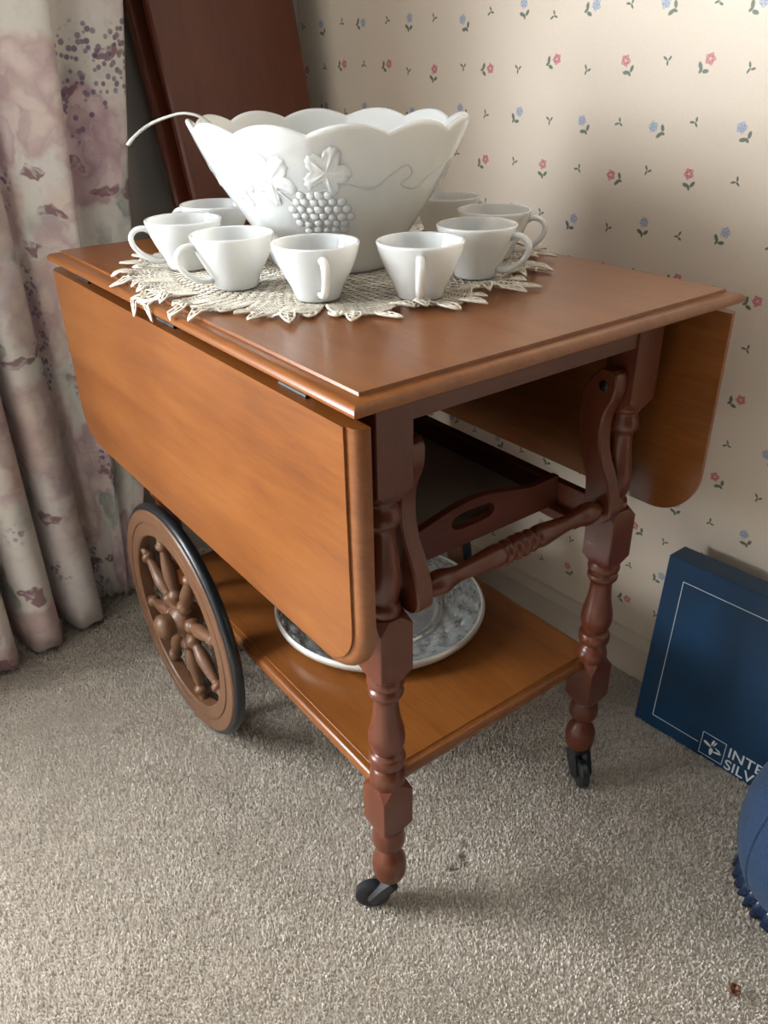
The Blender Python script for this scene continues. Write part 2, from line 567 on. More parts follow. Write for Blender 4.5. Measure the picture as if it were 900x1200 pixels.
for lo_, hi_ in (((WIN_A, y0_, WIN_Z0), (WIN_A + 0.05, y1_, WIN_Z1)), ((WIN_B - 0.05, y0_, WIN_Z0), (WIN_B, y1_, WIN_Z1)),
                 ((WIN_A + 0.05, y0_, WIN_Z0), (WIN_B - 0.05, y1_, WIN_Z0 + 0.05)), ((WIN_A + 0.05, y0_, WIN_Z1 - 0.05), (WIN_B - 0.05, y1_, WIN_Z1))):
    mb.box(lo_, hi_, mtx=RM)
mb.build('window_frame', 'window_paint', win, smooth=False)
um = (WIN_A + WIN_B) / 2
zm = (WIN_Z0 + WIN_Z1) / 2
for lo_, hi_ in (((um - 0.018, BACK_V + 0.05, WIN_Z0 + 0.05), (um + 0.018, BACK_V + 0.08, WIN_Z1 - 0.05)), ((WIN_A + 0.05, BACK_V + 0.05, zm - 0.018), (WIN_B - 0.05, BACK_V + 0.08, zm + 0.018))):
    mb = MB()
    mb.box(lo_, hi_, mtx=RM)
    mb.build('glazing_bar', 'window_paint', win, smooth=False)

mb = MB()
secs = []
for v_ in (-1.6, BACK_V - 0.014):
    secs.append([room(WALL_U - du, v_, z_) for du, z_ in ((0, 0), (0.014, 0), (0.014, 0.066), (0.010, 0.074), (0.006, 0.082), (0, 0.084))])
vs, fs = loft(secs)
mb.add(vs, fs)
tag(mb.build('baseboard_right', 'paint', smooth=False), 'cream painted baseboard under the floral wallpaper', kind='structure')
mb = MB()
secs = []
for u_ in (WIN_U, WALL_U - 0.0):
    secs.append([room(u_, BACK_V - du, z_) for du, z_ in ((0, 0), (0.014, 0), (0.014, 0.066), (0.010, 0.074), (0.006, 0.082), (0, 0.084))])
vs, fs = loft(secs)
mb.add(vs, fs)
tag(mb.build('baseboard_back', 'paint', smooth=False), 'cream painted baseboard behind the curtain', kind='structure')

# carpet pile: short twisted tufts standing over the part of the floor one can see
xs = np.arange(-0.75, 0.69, 0.0027)
ys = np.arange(-0.50, 1.03, 0.0027)
gx, gy = np.meshgrid(xs, ys)
gx = gx.ravel() + rng.uniform(-0.0013, 0.0013, gx.size)
gy = gy.ravel() + rng.uniform(-0.0013, 0.0013, gy.size)
P3 = np.stack([gx, gy, np.zeros_like(gx)], 1) - np.array(CAM)
zz = P3 @ np.array(fw)
uu = 450 + F_PX * (P3 @ np.array(rt2)) / zz
vv_ = 600 - F_PX * (P3 @ np.array(up2)) / zz
ru = gx * RU.x + gy * RU.y
rv = gx * RV.x + gy * RV.y
ok = (zz > 0.1) & (uu > -150) & (uu < 1050) & (vv_ < 1330) & (ru < WALL_U - 0.016) & (rv < BACK_V - 0.016)
gx, gy = gx[ok], gy[ok]
N = gx.size
lean = rng.uniform(0, 2 * PI, N)
flow = np.sin(gx * 21 + 3 * np.sin(gy * 9)) * np.cos(gy * 17 + 2 * np.sin(gx * 11))
la = rng.uniform(0.0005, 0.0032, N)
hx = la * np.cos(lean) + 0.0009 * flow
hy = la * np.sin(lean) + 0.0007 * flow
hh = rng.uniform(0.0044, 0.0056, N)
for sx, sy, sr in ((0.182, 0.049, 0.007), (0.162, 0.045, 0.006)):
    hh = np.where(np.hypot(gx - sx, gy - sy) < sr, hh * 0.45, hh)
wa = rng.uniform(0, PI, N)
wr = rng.uniform(0.0011, 0.0016, N)
cxv, syv = np.cos(wa) * wr, np.sin(wa) * wr
wb = wa + rng.uniform(0.5, 1.3, N)
cx2, sy2 = np.cos(wb) * wr * 0.95, np.sin(wb) * wr * 0.95
z0 = np.full(N, -0.002)
V = np.stack([
    np.stack([gx - cxv, gy - syv, z0], 1), np.stack([gx + cxv, gy + syv, z0], 1),
    np.stack([gx + hx * .6 - cx2, gy + hy * .6 - sy2, hh * .66], 1), np.stack([gx + hx * .6 + cx2, gy + hy * .6 + sy2, hh * .66], 1),
    np.stack([gx + hx, gy + hy, hh], 1)], 1).reshape(-1, 3)
ids = np.arange(N)[:, None] * 5
tri = np.concatenate([ids + np.array([[0, 1, 3]]), ids + np.array([[0, 3, 2]]), ids + np.array([[2, 3, 4]])], 1).reshape(-1)
me = bpy.data.meshes.new('carpet_pile')
me.vertices.add(V.shape[0])
me.vertices.foreach_set('co', V.astype(np.float32).ravel())
nt_ = tri.size // 3
me.loops.add(tri.size)
me.loops.foreach_set('vertex_index', tri.astype(np.int32))
me.polygons.add(nt_)
me.polygons.foreach_set('loop_start', np.arange(nt_, dtype=np.int32) * 3)
me.update(calc_edges=True)
me.materials.append(MAT['carpet_yarn'])
me.shade_smooth()
pile = bpy.data.objects.new('carpet_pile', me)
COL.objects.link(pile)
tag(pile, 'beige cut pile of the wall-to-wall carpet', 'carpet', kind='stuff')

# ------------------------------------------------------------------ curtain
CP = [  # (x, y) at the hem -> (x, y) one metre up
    ((-0.47, .90), (-0.45, .90)), ((-0.44, .84), (-0.42, .85)), ((-0.39, .835), (-0.37, .85)), ((-0.34, .89), (-0.32, .90)),
    ((-0.29, .89), (-0.27, .90)), ((-0.265, .835), (-0.245, .85)), ((-0.215, .828), (-0.20, .845)), ((-0.182, .845), (-0.17, .86)), ((-0.172, .925), (-0.155, .93)),
    ((-0.158, .862), (-0.145, .88)), ((-0.128, .842), (-0.115, .86)), ((-0.098, .858), (-0.09, .87)), ((-0.087, .938), (-0.078, .935)),
    ((-0.074, .884), (-0.068, .89)), ((-0.045, .868), (-0.045, .875)), ((-0.014, .878), (-0.020, .885)), ((0.004, .940), (-0.008, .925)),
    ((0.016, .940), (0.010, .900)), ((0.028, .944), (0.035, .872)), ((0.040, .934), (0.068, .856)), ((0.048, .926), (0.094, .862)),
    ((0.053, .928), (0.100, .896)), ((0.058, .934), (0.120, .914)), ((0.066, .924), (0.165, .900)), ((0.076, .920), (0.216, .906))]
b0 = np.array(catmull([p[0] for p in CP], 9))
b1 = np.array(catmull([p[1] for p in CP], 9))
NZ = 46
CTOP = 2.3
mb = MB()
uvs = []
seg = np.concatenate([[0], np.cumsum(np.hypot(*np.diff(b1, axis=0).T))])
for k in range(NZ + 1):
    z_ = 0.018 + (CTOP - 0.018) * k / NZ
    t = min(z_, 1.15)
    if t < 0.75:                                # the free edge bows out above the table
        bow = 0.018 * math.sin(PI * t / 0.75)
    else:
        bow = 0.0
    for h in range(len(b0)):
        s_ = h / (len(b0) - 1)
        x_ = b0[h, 0] * (1 - t) + b1[h, 0] * t
        y_ = b0[h, 1] * (1 - t) + b1[h, 1] * t
        x_ += bow * max(0, (s_ - 0.8) / 0.2)
        y_ += 0.006 * math.sin(s_ * 40 + z_ * 3.1)
        mb.v.append((x_, y_, z_ + (0.004 * math.sin(h * 0.5) if k == 0 else 0)))
        uvs.append((seg[h], z_))
nb = len(b0)
for k in range(NZ):
    for h in range(nb - 1):
        mb.f.append((k * nb + h, k * nb + h + 1, (k + 1) * nb + h + 1, (k + 1) * nb + h))
        mb.mi.append(0)
mb.uv = uvs
cur = mb.build('curtain', 'curtain_print', sharp=None, recalc=False)
md = cur.modifiers.new('cloth', 'SOLIDIFY')
md.thickness = 0.0016
tag(cur, 'long pleated curtain printed with faded pink roses and grey-green leaves', 'curtain')
mb = MB()
mb.tube([(-1.9, 0.955, 2.3), (0.35, 0.955, 2.3)], 0.012, 12)
tag(mb.build('curtain_rod', 'dark_metal'), 'dark metal rod carrying the floral curtain above the window', 'curtain rod')

# ------------------------------------------------------------------ leaning boards
def board(name, left_bottom, width, height, dy_dz, dx_dz, thick, label):
    upv = Vector((dx_dz, dy_dz, 1)).normalized()
    rtv = Vector((1, 0, 0))
    rtv = (rtv - upv * rtv.dot(upv)).normalized()
    nv = rtv.cross(upv)                       # towards the room
    if nv.y > 0: nv = -nv
    o = Vector(left_bottom)
    mb = MB()
    e = 0.004
    secs = []
    for d, ins in ((0, e), (-e, 0), (-thick + e, 0), (-thick, e)):
        c_ = [(ins, ins), (width - ins, ins), (width - ins, height - ins), (ins, height - ins)]
        secs.append([o + rtv * p_ + upv * q_ + nv * d for p_, q_ in c_])
    vs, fs = loft(secs)
    mb.add(vs, fs)
    return tag(mb.build(name, 'mahogany', sharp=20), label, 'board', 'wooden boards leaning in the corner')
board('table_leaf', (0.3535, 0.812, 0.010), 0.274, 1.32, 0.135, -0.072, 0.021, 'wide dark red-brown wooden board leaning in the corner in front of another board')
board('table_leaf', (0.337, 0.853, 0.010), 0.272, 1.20, 0.130, -0.074, 0.019, 'dark wooden board hidden behind the wider leaning board')

# ------------------------------------------------------------------ tea cart
W, L, H = 0.4826, 0.7015, 0.7336
LX, LY = 0.0636, 0.0590
ZLT, ZLB = 0.7095, 0.4637
SH, SA, SB = 0.2300, 0.0610, 0.0673
WX, WY, WR = 0.0229, 0.5383, 0.1924
cart = empty('tea_cart', (W / 2, L / 2, 0), 'maple drop-leaf tea cart with two big spoked wheels and two casters', 'tea cart')

def rect_sec(o, z):
    return [(-o, -o, z), (W + o, -o, z), (W + o, L + o, z), (-o, L + o, z)]
prof = [(0, H), (0.0005, H - 0.0028), (0.0035, H - 0.0032)]
for k in range(1, 7):
    t = k / 6 * PI / 2
    prof.append((0.0035 + 0.0125 * math.sin(t), H - 0.0032 - 0.0072 * (1 - math.cos(t))))
prof += [(0.0158, H - 0.0125), (0.0135, H - 0.0142), (0.0060, H - 0.0148)]
secs = [rect_sec(o, z) for o, z in prof]
vs, fs = loft(secs)
mb = MB()
nf = len(fs)
mb.add(vs, fs)
mb.mi = [1] * nf
mb.mi[-2] = 0
top = mb.build('table_top', ['maple_face', 'maple_face'], cart, sharp=28)

def leaf_sec(o, x, r=0.05):
    y0, y1, zb, zt = -o, L + o, ZLB - o, ZLT
    r = r + o
    pts = [(x, y0, zt)]
    for k in range(11):
        t = PI + k / 10 * PI / 2
        pts.append((x, y0 + r + r * math.cos(t), zb + r + r * math.sin(t)))
    for k in range(11):
        t = 1.5 * PI + k / 10 * PI / 2
        pts.append((x, y1 - r + r * math.cos(t), zb + r + r * math.sin(t)))
    pts.append((x, y1, zt))
    return pts
def drop_leaf(mirror):
    pf = [(0, 0), (0.0002, 0.0024), (0.0030, 0.0028)]
    for k in range(1, 6):
        t = k / 5 * PI / 2
        pf.append((0.0030 + 0.0105 * math.sin(t), 0.0028 + 0.0105 * (1 - math.cos(t))))
    pf.append((0.0135, 0.0168))
    secs = []
    for o, d in pf:
        x = -0.016 + d
        if mirror: x = W - x
        secs.append(leaf_sec(o, x))
    vs, fs = loft(secs)
    mb = MB()
    mb.add(vs, fs)
    mb.mi = [1] * len(fs)
    mb.mi[-2] = 0
    mb.mi[-1] = 2
    return mb.build('drop_leaf', ['maple_face', 'maple_face', 'maple_face'], cart, sharp=28)
leaves = [drop_leaf(False), drop_leaf(True)]
# hinges joining the leaves to the top
for lf_, sgn in zip(leaves, (0, 1)):
    for y_ in (0.09, 0.35, 0.61):
        mb = MB()
        x0, x1 = (0.0015, 0.030) if not sgn else (W - 0.030, W - 0.0015)
        mb.box((x0, y_ - 0.022, ZLT - 0.002), (x1, y_ + 0.022, H - 0.0148))
        xk = -0.004 if not sgn else W + 0.004
        mb.tube([(xk, y_ - 0.022, ZLT + 0.0015), (xk, y_ + 0.022, ZLT + 0.0015)], 0.0025, 8)
        mb.build('hinge', 'iron', lf_)

# aprons
ZA = 0.676
for lo_, hi_, mt in (((LX + 0.018, LY - 0.018, ZA), (W - LX - 0.018, LY + 0.004, H - 0.0148), 'maple_cross'),
                     ((LX + 0.018, L - LY - 0.004, ZA), (W - LX - 0.018, L - LY + 0.018, H - 0.0148), 'maple_cross'),
                     ((LX - 0.016, LY + 0.018, ZA), (LX + 0.006, L - LY - 0.018, H - 0.0148), 'maple_long'),
                     ((W - LX - 0.006, LY + 0.018, ZA), (W - LX + 0.016, L - LY - 0.018, H - 0.0148), 'maple_long')):
    mb = MB()
    mb.box(lo_, hi_)
    mb.build('apron', mt, cart, smooth=False)

HB = 0.0212                                   # half of the square blocks
def block(mb, x, y, z0, z1, h=HB, ch=0.0105, top=True, bottom=True):
    secs = []
    c = 0.0012
    def sq(r, k, z):
        return [(x - r + k, y - r, z), (x + r - k, y - r, z), (x + r, y - r + k, z), (x + r, y + r - k, z), (x + r - k, y + r, z), (x - r + k, y + r, z), (x - r, y + r - k, z), (x - r, y - r + k, z)]
    def octo(r, z):
        k = r * 0.586
        return sq(r, k, z)
    if bottom: secs.append(octo(h * 0.86, z0))
    secs.append(sq(h, c, z0 + (ch if bottom else 0)))
    secs.append(sq(h, c, z1 - (ch if top else 0)))
    if top: secs.append(octo(h * 0.86, z1))
    vs, fs = loft(secs)
    mb.add(vs, fs)
def turned(mb, x, y, pts, n=28):
    prof = catmull(pts, 5)
    mb.lathe([(max(r, 0.002), z) for r, z in prof], n, Matrix.Translation((x, y, 0)))
UPPER = [(0.0165, .604), (0.0170, .597), (0.0150, .592), (0.0158, .586), (0.0175, .580), (0.0172, .573), (0.0138, .568), (0.0125, .560), (0.0150, .535), (0.0178, .515),
         (0.0176, .500), (0.0150, .486), (0.0135, .482), (0.0165, .477), (0.0172, .471), (0.0160, .462)]
LOWER = [(0.0180, .388), (0.0205, .380), (0.0200, .374), (0.0160, .371), (0.0195, .366), (0.0190, .360), (0.0148, .355), (0.0140, .345), (0.0160, .325), (0.0200, .306),
         (0.0208, .292), (0.0175, .279), (0.0142, .2755), (0.0200, .271), (0.0212, .263), (0.0195, .256), (0.0142, .252), (0.0178, .246), (0.0205, .238), (0.0205, .230), (0.0185, .222)]
FOOT = [(0.0185, .158), (0.0165, .150), (0.0182, .145), (0.0202, .132), (0.0185, .120), (0.0118, .1125), (0.0125, .107), (0.0195, .094), (0.0216, .081), (0.0200, .066), (0.0155, .058), (0.0120, .055)]
for x_ in (LX, W - LX):
    mb = MB()
    block(mb, x_, LY, 0.600, H - 0.0148, top=False)
    turned(mb, x_, LY, UPPER)
    block(mb, x_, LY, 0.385, 0.466)
    turned(mb, x_, LY, LOWER)
    block(mb, x_, LY, 0.152, 0.226)
    turned(mb, x_, LY, FOOT)
    mb.build('leg', 'maple_leg', cart, sharp=30)
    # legs above the wheels end on the shelf
    mb = MB()
    block(mb, x_, L - LY, 0.600, H - 0.0148, top=False)
    turned(mb, x_, L - LY, UPPER)
    block(mb, x_, L - LY, 0.385, 0.466)
    turned(mb, x_, L - LY, [p for p in LOWER])
    block(mb, x_, L - LY, 0.180, 0.226)
    mb.build('leg', 'maple_leg', cart, sharp=30)

# casters
def caster(x, y, az):
    d = Vector((math.cos(az), math.sin(az), 0))
    side = Vector((-d.y, d.x, 0))
    root = empty('caster', (x, y, 0))
    root.parent = cart
    root.location = Vector((x, y, 0)) - cart.location
    ctr = Vector((x, y, 0.0235)) + d * 0.022
    mb = MB()
    mb.lathe([(0.0115, 0.050), (0.0125, 0.0545), (0.0125, 0.0575)], 16, Matrix.Translation((x, y, 0)))
    for s_ in (-1, 1):
        a0 = Vector((x, y, 0.052)) + side * s_ * 0.0090
        a1 = Vector((x, y, 0.043)) + d * 0.006 + side * s_ * 0.0090
        a2 = ctr + side * s_ * 0.0090
        mb.tube([a0 - d * 0.004, a1, a2, a2 + d * 0.004 - Vector((0, 0, .003))], [0.009, 0.0095, 0.0075, 0.005], 8, flat=(0.22, 1.0) if False else None)
    mb.box((-0.009, -0.0098, 0.046), (0.012, 0.0098, 0.053), mtx=Matrix.Translation((x, y, 0)) @ Matrix.Rotation(az, 4, 'Z'), bev=0.002)
    fk = mb.build('fork', 'black_plastic', root)
    mb = MB()
    M4 = Matrix((side, Vector((0, 0, 1)), d)).transposed().to_4x4()
    M4 = Matrix((d, Vector((0, 0, 1)), side)).transposed().to_4x4()
    M4.translation = ctr
    w_, r_ = 0.0072, 0.0222
    mb.lathe([(0.006, -w_), (0.013, -w_), (r_ - 0.003, -w_ + 0.0006), (r_, -w_ + 0.003), (r_, w_ - 0.003), (r_ - 0.003, w_ - 0.0006), (0.013, w_), (0.006, w_)], 28, M4)
    mb.build('caster_wheel', 'rubber', root)
caster(LX, LY, math.atan2(0.55, -0.83))
caster(W - LX, LY, math.atan2(-0.86, -0.50))

# lower shelf
def shelf_sec(o, z):
    return [(SA - o, SB - o, z), (W - SA + o, SB - o, z), (W - SA + o, L - SB + o, z), (SA - o, L - SB + o, z)]
sp = [(0, SH), (0.0003, SH - 0.0012)]
for k in range(0, 9):
    t = -PI / 2 + PI * k / 8
    sp.append((0.001 + 0.010 * math.cos(t) ** 0.8 if abs(math.cos(t)) > 1e-6 else 0.001, SH - 0.0112 - 0.0095 * math.sin(t)))
sp = sp[:2] + sorted(sp[2:], key=lambda q: -q[1])
sp += [(0, SH - 0.021)]
vs, fs = loft([shelf_sec(o, z) for o, z in sp])
mb = MB()
mb.add(vs, fs)
mb.mi = [1] * len(fs)
mb.mi[-2] = 0
mb.build('shelf', ['maple_face', 'maple_face'], cart, sharp=40)

# big wheels
def wheel(x, out):
    M4 = Matrix(((0, 0, out, x), (1, 0, 0, WY), (0, 1, 0, WR), (0, 0, 0, 1)))   # lathe axis -> +-x, outward
    mb = MB()
    h = 0.0105
    ring = [(0.142, -h + .002), (0.142, h - .002), (0.144, h), (0.1615, h), (0.1625, h - 0.0018), (0.1640, h - 0.0018), (0.1650, h), (0.1820, h), (0.1840, h - 0.002), (0.1840, -h + 0.002), (0.1820, -h), (0.144, -h), (0.142, -h + .002)]
    mb.lathe(ring, 72, M4, caps=False)
    rim = mb.build('wheel', 'wheel_wood', cart, sharp=40)
    mb = MB()
    mb.lathe([(0.1835, -0.008)] + [(0.1835 + 0.0089 * math.cos(t) ** 0.6, 0.008 * math.sin(t) * 1.0) for t in np.linspace(-1.45, 1.45, 9)] + [(0.1835, 0.008), (0.1835, -0.008)], 72, M4, caps=False)
    mb.build('tyre', 'rubber', rim)
    mb = MB()
    hubp = [(0.010, -0.030), (0.019, -0.028), (0.022, -0.018), (0.026, -0.010), (0.028, 0.0), (0.026, 0.009), (0.021, 0.014), (0.0175, 0.017), (0.0185, 0.022), (0.0205, 0.028), (0.0195, 0.035), (0.0150, 0.0405), (0.008, 0.0435), (0.001, 0.0445)]
    mb.lathe(hubp, 28, M4)
    mb.build('hub', 'wheel_wood', rim)
    spk = [(0.0062, 0.022), (0.0085, 0.030), (0.0120, 0.038), (0.0125, 0.044), (0.0085, 0.050), (0.0080, 0.054), (0.0105, 0.066), (0.0112, 0.078), (0.0095, 0.096), (0.0070, 0.112), (0.0068, 0.117), (0.0105, 0.121), (0.0108, 0.127), (0.0072, 0.131), (0.0066, 0.144)]
    spk = [(r, z) for r, z in spk]
    pr_ = catmull(spk, 3)
    for k in range(8):
        a_ = math.radians(30 + 45 * k)
        dirv = Vector((0, math.cos(a_), math.sin(a_)))
        tx = Vector((1, 0, 0))
        ty = dirv.cross(tx)
        S = Matrix((tx, ty, dirv)).transposed().to_4x4()
        S.translation = (x, WY, WR)
        mb = MB()
        mb.lathe([(float(r), float(z)) for r, z in pr_], 14, S)
        mb.build('spoke', 'wheel_wood', rim)
wheel(WX, -1)
wheel(W - WX, 1)
mb = MB()
mb.tube([(WX + 0.026, WY, WR), (W - WX - 0.026, WY, WR)], 0.0085, 14)
mb.build('axle', 'dark_metal', cart)
for x_ in (SA + 0.025, W - SA - 0.025):
    mb = MB()
    mb.box((x_ - 0.014, WY - 0.022, WR - 0.012), (x_ + 0.014, WY + 0.022, SH - 0.021), bev=0.003)
    mb.build('axle_block', 'maple_leg', cart)

# folded push handle: two curved arms and a turned bar
def arm_sec_pts():
    ctr = [(.060, .650, .008), (.061, .643, .015), (.068, .622, .021), (.0745, .600, .0185), (.0760, .582, .017), (.0740, .562, .016), (.069, .542, .016), (.0605, .524, .0165), (.0555, .510, .0175), (.052, .492, .0195), (.051, .478, .020), (.051, .468, .016), (.051, .463, .009)]
    return catmull(ctr, 4)
ARM_X = (LX + HB + 0.0004, 0.1058)
for side_ in (0, 1):
    x0, x1 = ARM_X if not side_ else (W - ARM_X[1], W - ARM_X[0])
    secs = []
    for y_, z_, hw in arm_sec_pts():
        e = 0.002
        secs.append([(x0 + e, y_ - hw, z_), (x1 - e, y_ - hw, z_), (x1, y_ - hw + e, z_), (x1, y_ + hw - e, z_), (x1 - e, y_ + hw, z_), (x0 + e, y_ + hw, z_), (x0, y_ + hw - e, z_), (x0, y_ - hw + e, z_)])
    vs, fs = loft(secs)
    mb = MB()
    mb.add(vs, fs)
    ar = mb.build('handle_arm', 'maple_leg', cart, sharp=35)
    xi = x1 if not side_ else x0
    so = 1 if not side_ else -1
    mb = MB()
    mb.lathe([(0.0062, -0.001), (0.0062, 0.0008), (0.0040, 0.0022), (0.001, 0.0026)], 16, Matrix.Translation((xi, 0.062, 0.632)) @ Matrix.Rotation(so * PI / 2, 4, 'Y'))
    mb.build('bolt', 'dark_metal', ar)
bx0, bx1 = ARM_X[1] - 0.002, W - ARM_X[1] + 0.002
bl = bx1 - bx0
bp = [(0.0075, 0.0), (0.0125, 0.012), (0.0135, 0.024), (0.0100, 0.036), (0.0088, 0.048), (0.0110, 0.068), (0.0132, 0.085), (0.0130, 0.094), (0.0112, 0.098), (0.0132, 0.102), (0.0136, 0.105), (0.0115, 0.109), (0.0138, 0.113), (0.0142, 0.116)]
half = bl / 2
sc_ = half / 0.1195
bp = [(r, z * sc_) for r, z in bp]
full = bp + [(0.0118, half)] + [(r, bl - z) for r, z in bp[::-1]]
mb = MB()
mb.lathe([(float(r), float(z)) for r, z in catmull(full, 4)], 24, Matrix.Translation((bx0, 0.048, 0.481)) @ Matrix.Rotation(PI / 2, 4, 'Y'))
mb.build('handle_bar', 'maple_cross', cart, sharp=40)

# runners that carry the tray
TX0, TX1, TY0, TY1, TZ = 0.0970, 0.3856, 0.120, 0.610, 0.4535
for s_ in (0, 1):
    mb = MB()
    xa, xb = LX + HB - 0.0002, TX0 - 0.0015
    xc = TX0 + 0.013
    for x0, x1, z0, z1 in ((xa, xb, TZ - 0.014, TZ + 0.032), (xa, xc, TZ - 0.014, TZ - 0.0006)):
        if s_: x0, x1 = W - x1, W - x0
        mb.box((x0, 0.076, z0), (x1, L - 0.045, z1), bev=0.001)
    mb.build('tray_runner', 'maple_long', cart)

# ------------------------------------------------------------------ serving tray on the runners
tray = empty('serving_tray', ((TX0 + TX1) / 2, (TY0 + TY1) / 2, TZ), 'wooden serving tray with cut-out handle ends sliding under the cart top', 'tray')
mb = MB()
mb.box((TX0 + 0.009, TY0 + 0.009, TZ + 0.003), (TX1 - 0.009, TY1 - 0.009, TZ + 0.009))
mb.build('tray_bottom', 'tray_floor', tray, smooth=False)
for x0 in (TX0, TX1 - 0.010):
    mb = MB()
    mb.box((x0, TY0 + 0.010, TZ), (x0 + 0.010, TY1 - 0.010, TZ + 0.036), bev=0.0015)
    mb.build('tray_side', 'maple_long', tray)
def tray_end(y0, y1):
    # arched board with an oval hand hole: two matching loops joined by a strip
    xm = (TX0 + TX1) / 2
    hw = (TX1 - TX0) / 2
    n = 64
    def outer(t):       # t 0..1 round the outline starting right-middle, counter-clockwise
        c, s = math.cos(t), math.sin(t)
        k = 1 / max(abs(c) / hw, abs(s) / 0.030)
        x, z = c * k, s * k
        if s > 0 and z > 0.029 - 1e-6 or (s > 0 and abs(x) < hw - 1e-6):
            u = abs(x) / hw
            zt = 0.0375 + 0.0185 * (0.5 + 0.5 * math.cos(min(1, u / 0.85) * PI)) + (0.0035 * max(0, (u - 0.93) / 0.07))
            z = zt - 0.026
        elif s > 0:
            z = min(z, 0.036 + 0.004 - 0.026)
        else:
            z = max(z, -0.026)
        return (xm + x, TZ + 0.026 + z)
    def inner(t):
        c, s = math.cos(t), math.sin(t)
        q_ = 0.55
        return (xm + math.copysign(abs(c) ** q_, c) * 0.0340, TZ + 0.0335 + math.copysign(abs(s) ** 0.8, s) * 0.0110)
    ts = [2 * PI * k / n for k in range(n)]
    corner = math.atan2(0.030, hw)
    ts = sorted(set([round(t, 6) for t in ts] + [round(q, 6) for q in (corner, PI - corner, PI + corner, 2 * PI - corner)]))
    n = len(ts)
    vs, fs = [], []
    for y_ in (y0, y1):
        vs += [(outer(t)[0], y_, outer(t)[1]) for t in ts]
        vs += [(inner(t)[0], y_, inner(t)[1]) for t in ts]
    for k in range(n):
        k2 = (k + 1) % n
        fs.append((k, k2, n + k2, n + k))
        fs.append((2 * n + k, 3 * n + k, 3 * n + k2, 2 * n + k2))
        fs.append((k, 2 * n + k, 2 * n + k2, k2))
        fs.append((n + k, n + k2, 3 * n + k2, 3 * n + k))
    mb = MB()
    mb.add(vs, fs)
    mb.build('tray_end', 'maple_cross', tray, sharp=40)
tray_end(TY0, TY0 + 0.010)
tray_end(TY1 - 0.010, TY1)

# ------------------------------------------------------------------ glass plate on the shelf
PC = Vector((0.247, 0.318, SH))
plate = empty('glass_platter', PC, 'round pressed-glass platter with a pale metal rim on the lower shelf', 'platter')
mb = MB()
NT = 108
rows = [(0.0, .0105), (0.045, .0105), (0.082, .0100), (0.084, .0125), (0.088, .0140), (0.092, .0125), (0.094, .0100), (0.098, .0098)]
cut = [(0.098 + 0.0040 * k, 0.0098 + 0.0150 * (k / 13) ** 1.4) for k in range(1, 14)]
low = [(0.1505, .0200), (0.135, .0140), (0.115, .0065), (0.100, .0042), (0.06, .0040), (0.0, .0040)]
vs, fs = [], []
allr = [(r, z, 0) for r, z in rows[1:]] + [(r, z, 1) for r, z in cut] + [(r, z, 0) for r, z in low[:-1]]
for r, z, c_ in allr:
    for k in range(NT):
        t = 2 * PI * k / NT
        dz = 0
        if c_:
            q_ = (r - 0.098) / 0.0520
            dz = 0.0050 * (abs(math.sin(9 * t + 5.0 * q_)) + abs(math.sin(9 * t - 5.0 * q_)) - 1.0) * max(0.0, math.sin(PI * q_)) ** 0.4 + 0.0012 * math.sin(40 * t) * math.sin(PI * q_ * 3)
        elif r < 0.081 and z > 0.008:
            dz = 0.0014 * math.cos(16 * t)
        vs.append((PC.x + r * math.cos(t), PC.y + r * math.sin(t), PC.z + z + dz))
for q in range(len(allr) - 1):
    for k in range(NT):
        fs.append((q * NT + k, q * NT + (k + 1) % NT, (q + 1) * NT + (k + 1) % NT, (q + 1) * NT + k))
ci = len(vs)
vs += [(PC.x, PC.y, PC.z + .0105), (PC.x, PC.y, PC.z + .0040)]
lastrow = (len(allr) - 1) * NT
for k in range(NT):
    fs.append((ci, (k + 1) % NT, k))
    fs.append((ci + 1, lastrow + k, lastrow + (k + 1) % NT))
mb.add(vs, fs)
mb.build('dish', 'pressed_glass', plate, smooth=False)
mb = MB()
mb.lathe([(0.1495, .0225), (0.1500, .0250), (0.1522, .0262), (0.1548, .0248), (0.1560, .0210), (0.1545, .0160), (0.1500, .0120), (0.1390, .0065), (0.1200, .0018), (0.1000, .0004), (0.0020, .0004), (0.0020, .0030), (0.1000, .0030), (0.1180, .0050), (0.1360, .0118), (0.1495, .0185), (0.1495, .0225)], 96, Matrix.Translation(PC), caps=False)
mb.build('rim', 'pewter_rim', plate, sharp=50)

# ------------------------------------------------------------------ doily
DC = Vector((0.237, 0.381, 0))
AFD = math.atan2(-fh.y, -fh.x)
ZD = H + 0.0012
def dpos(r, t, h=0.0):
    x = DC.x + r * math.cos(t)
    y = DC.y + r * math.sin(t)
    for cx_, cy_ in CUPXY:
        if math.hypot(x - cx_, y - cy_) < 0.036: h = min(h, 0.0008)
    z = ZD + h
    for edge, sg in ((0.0, -1), (W, 1)):
        e = (x - edge) * sg
        if e > -0.001:
            e = max(e, 0)
            if e < 0.013:
                z -= 0.0035 * min(1, e / 0.004) + max(0, e - 0.004) * 0.35
                z += 0.001
            else:
                x = edge + sg * (0.0185 + 0.001 * math.sin(t * 31))
                z -= 0.006 + (e - 0.013)
    return (x, y, z)
CUPXY = [(0.0820, 0.4690), (0.0810, 0.3450), (0.1230, 0.2445), (0.2075, 0.1795), (0.3125, 0.2090), (0.3950, 0.2680), (0.4270, 0.3930), (0.1640, 0.5500)]
mb = MB()
TR = 0.00085
radii = [0.055 + 0.0072 * k for k in range(21)]
NF = 17
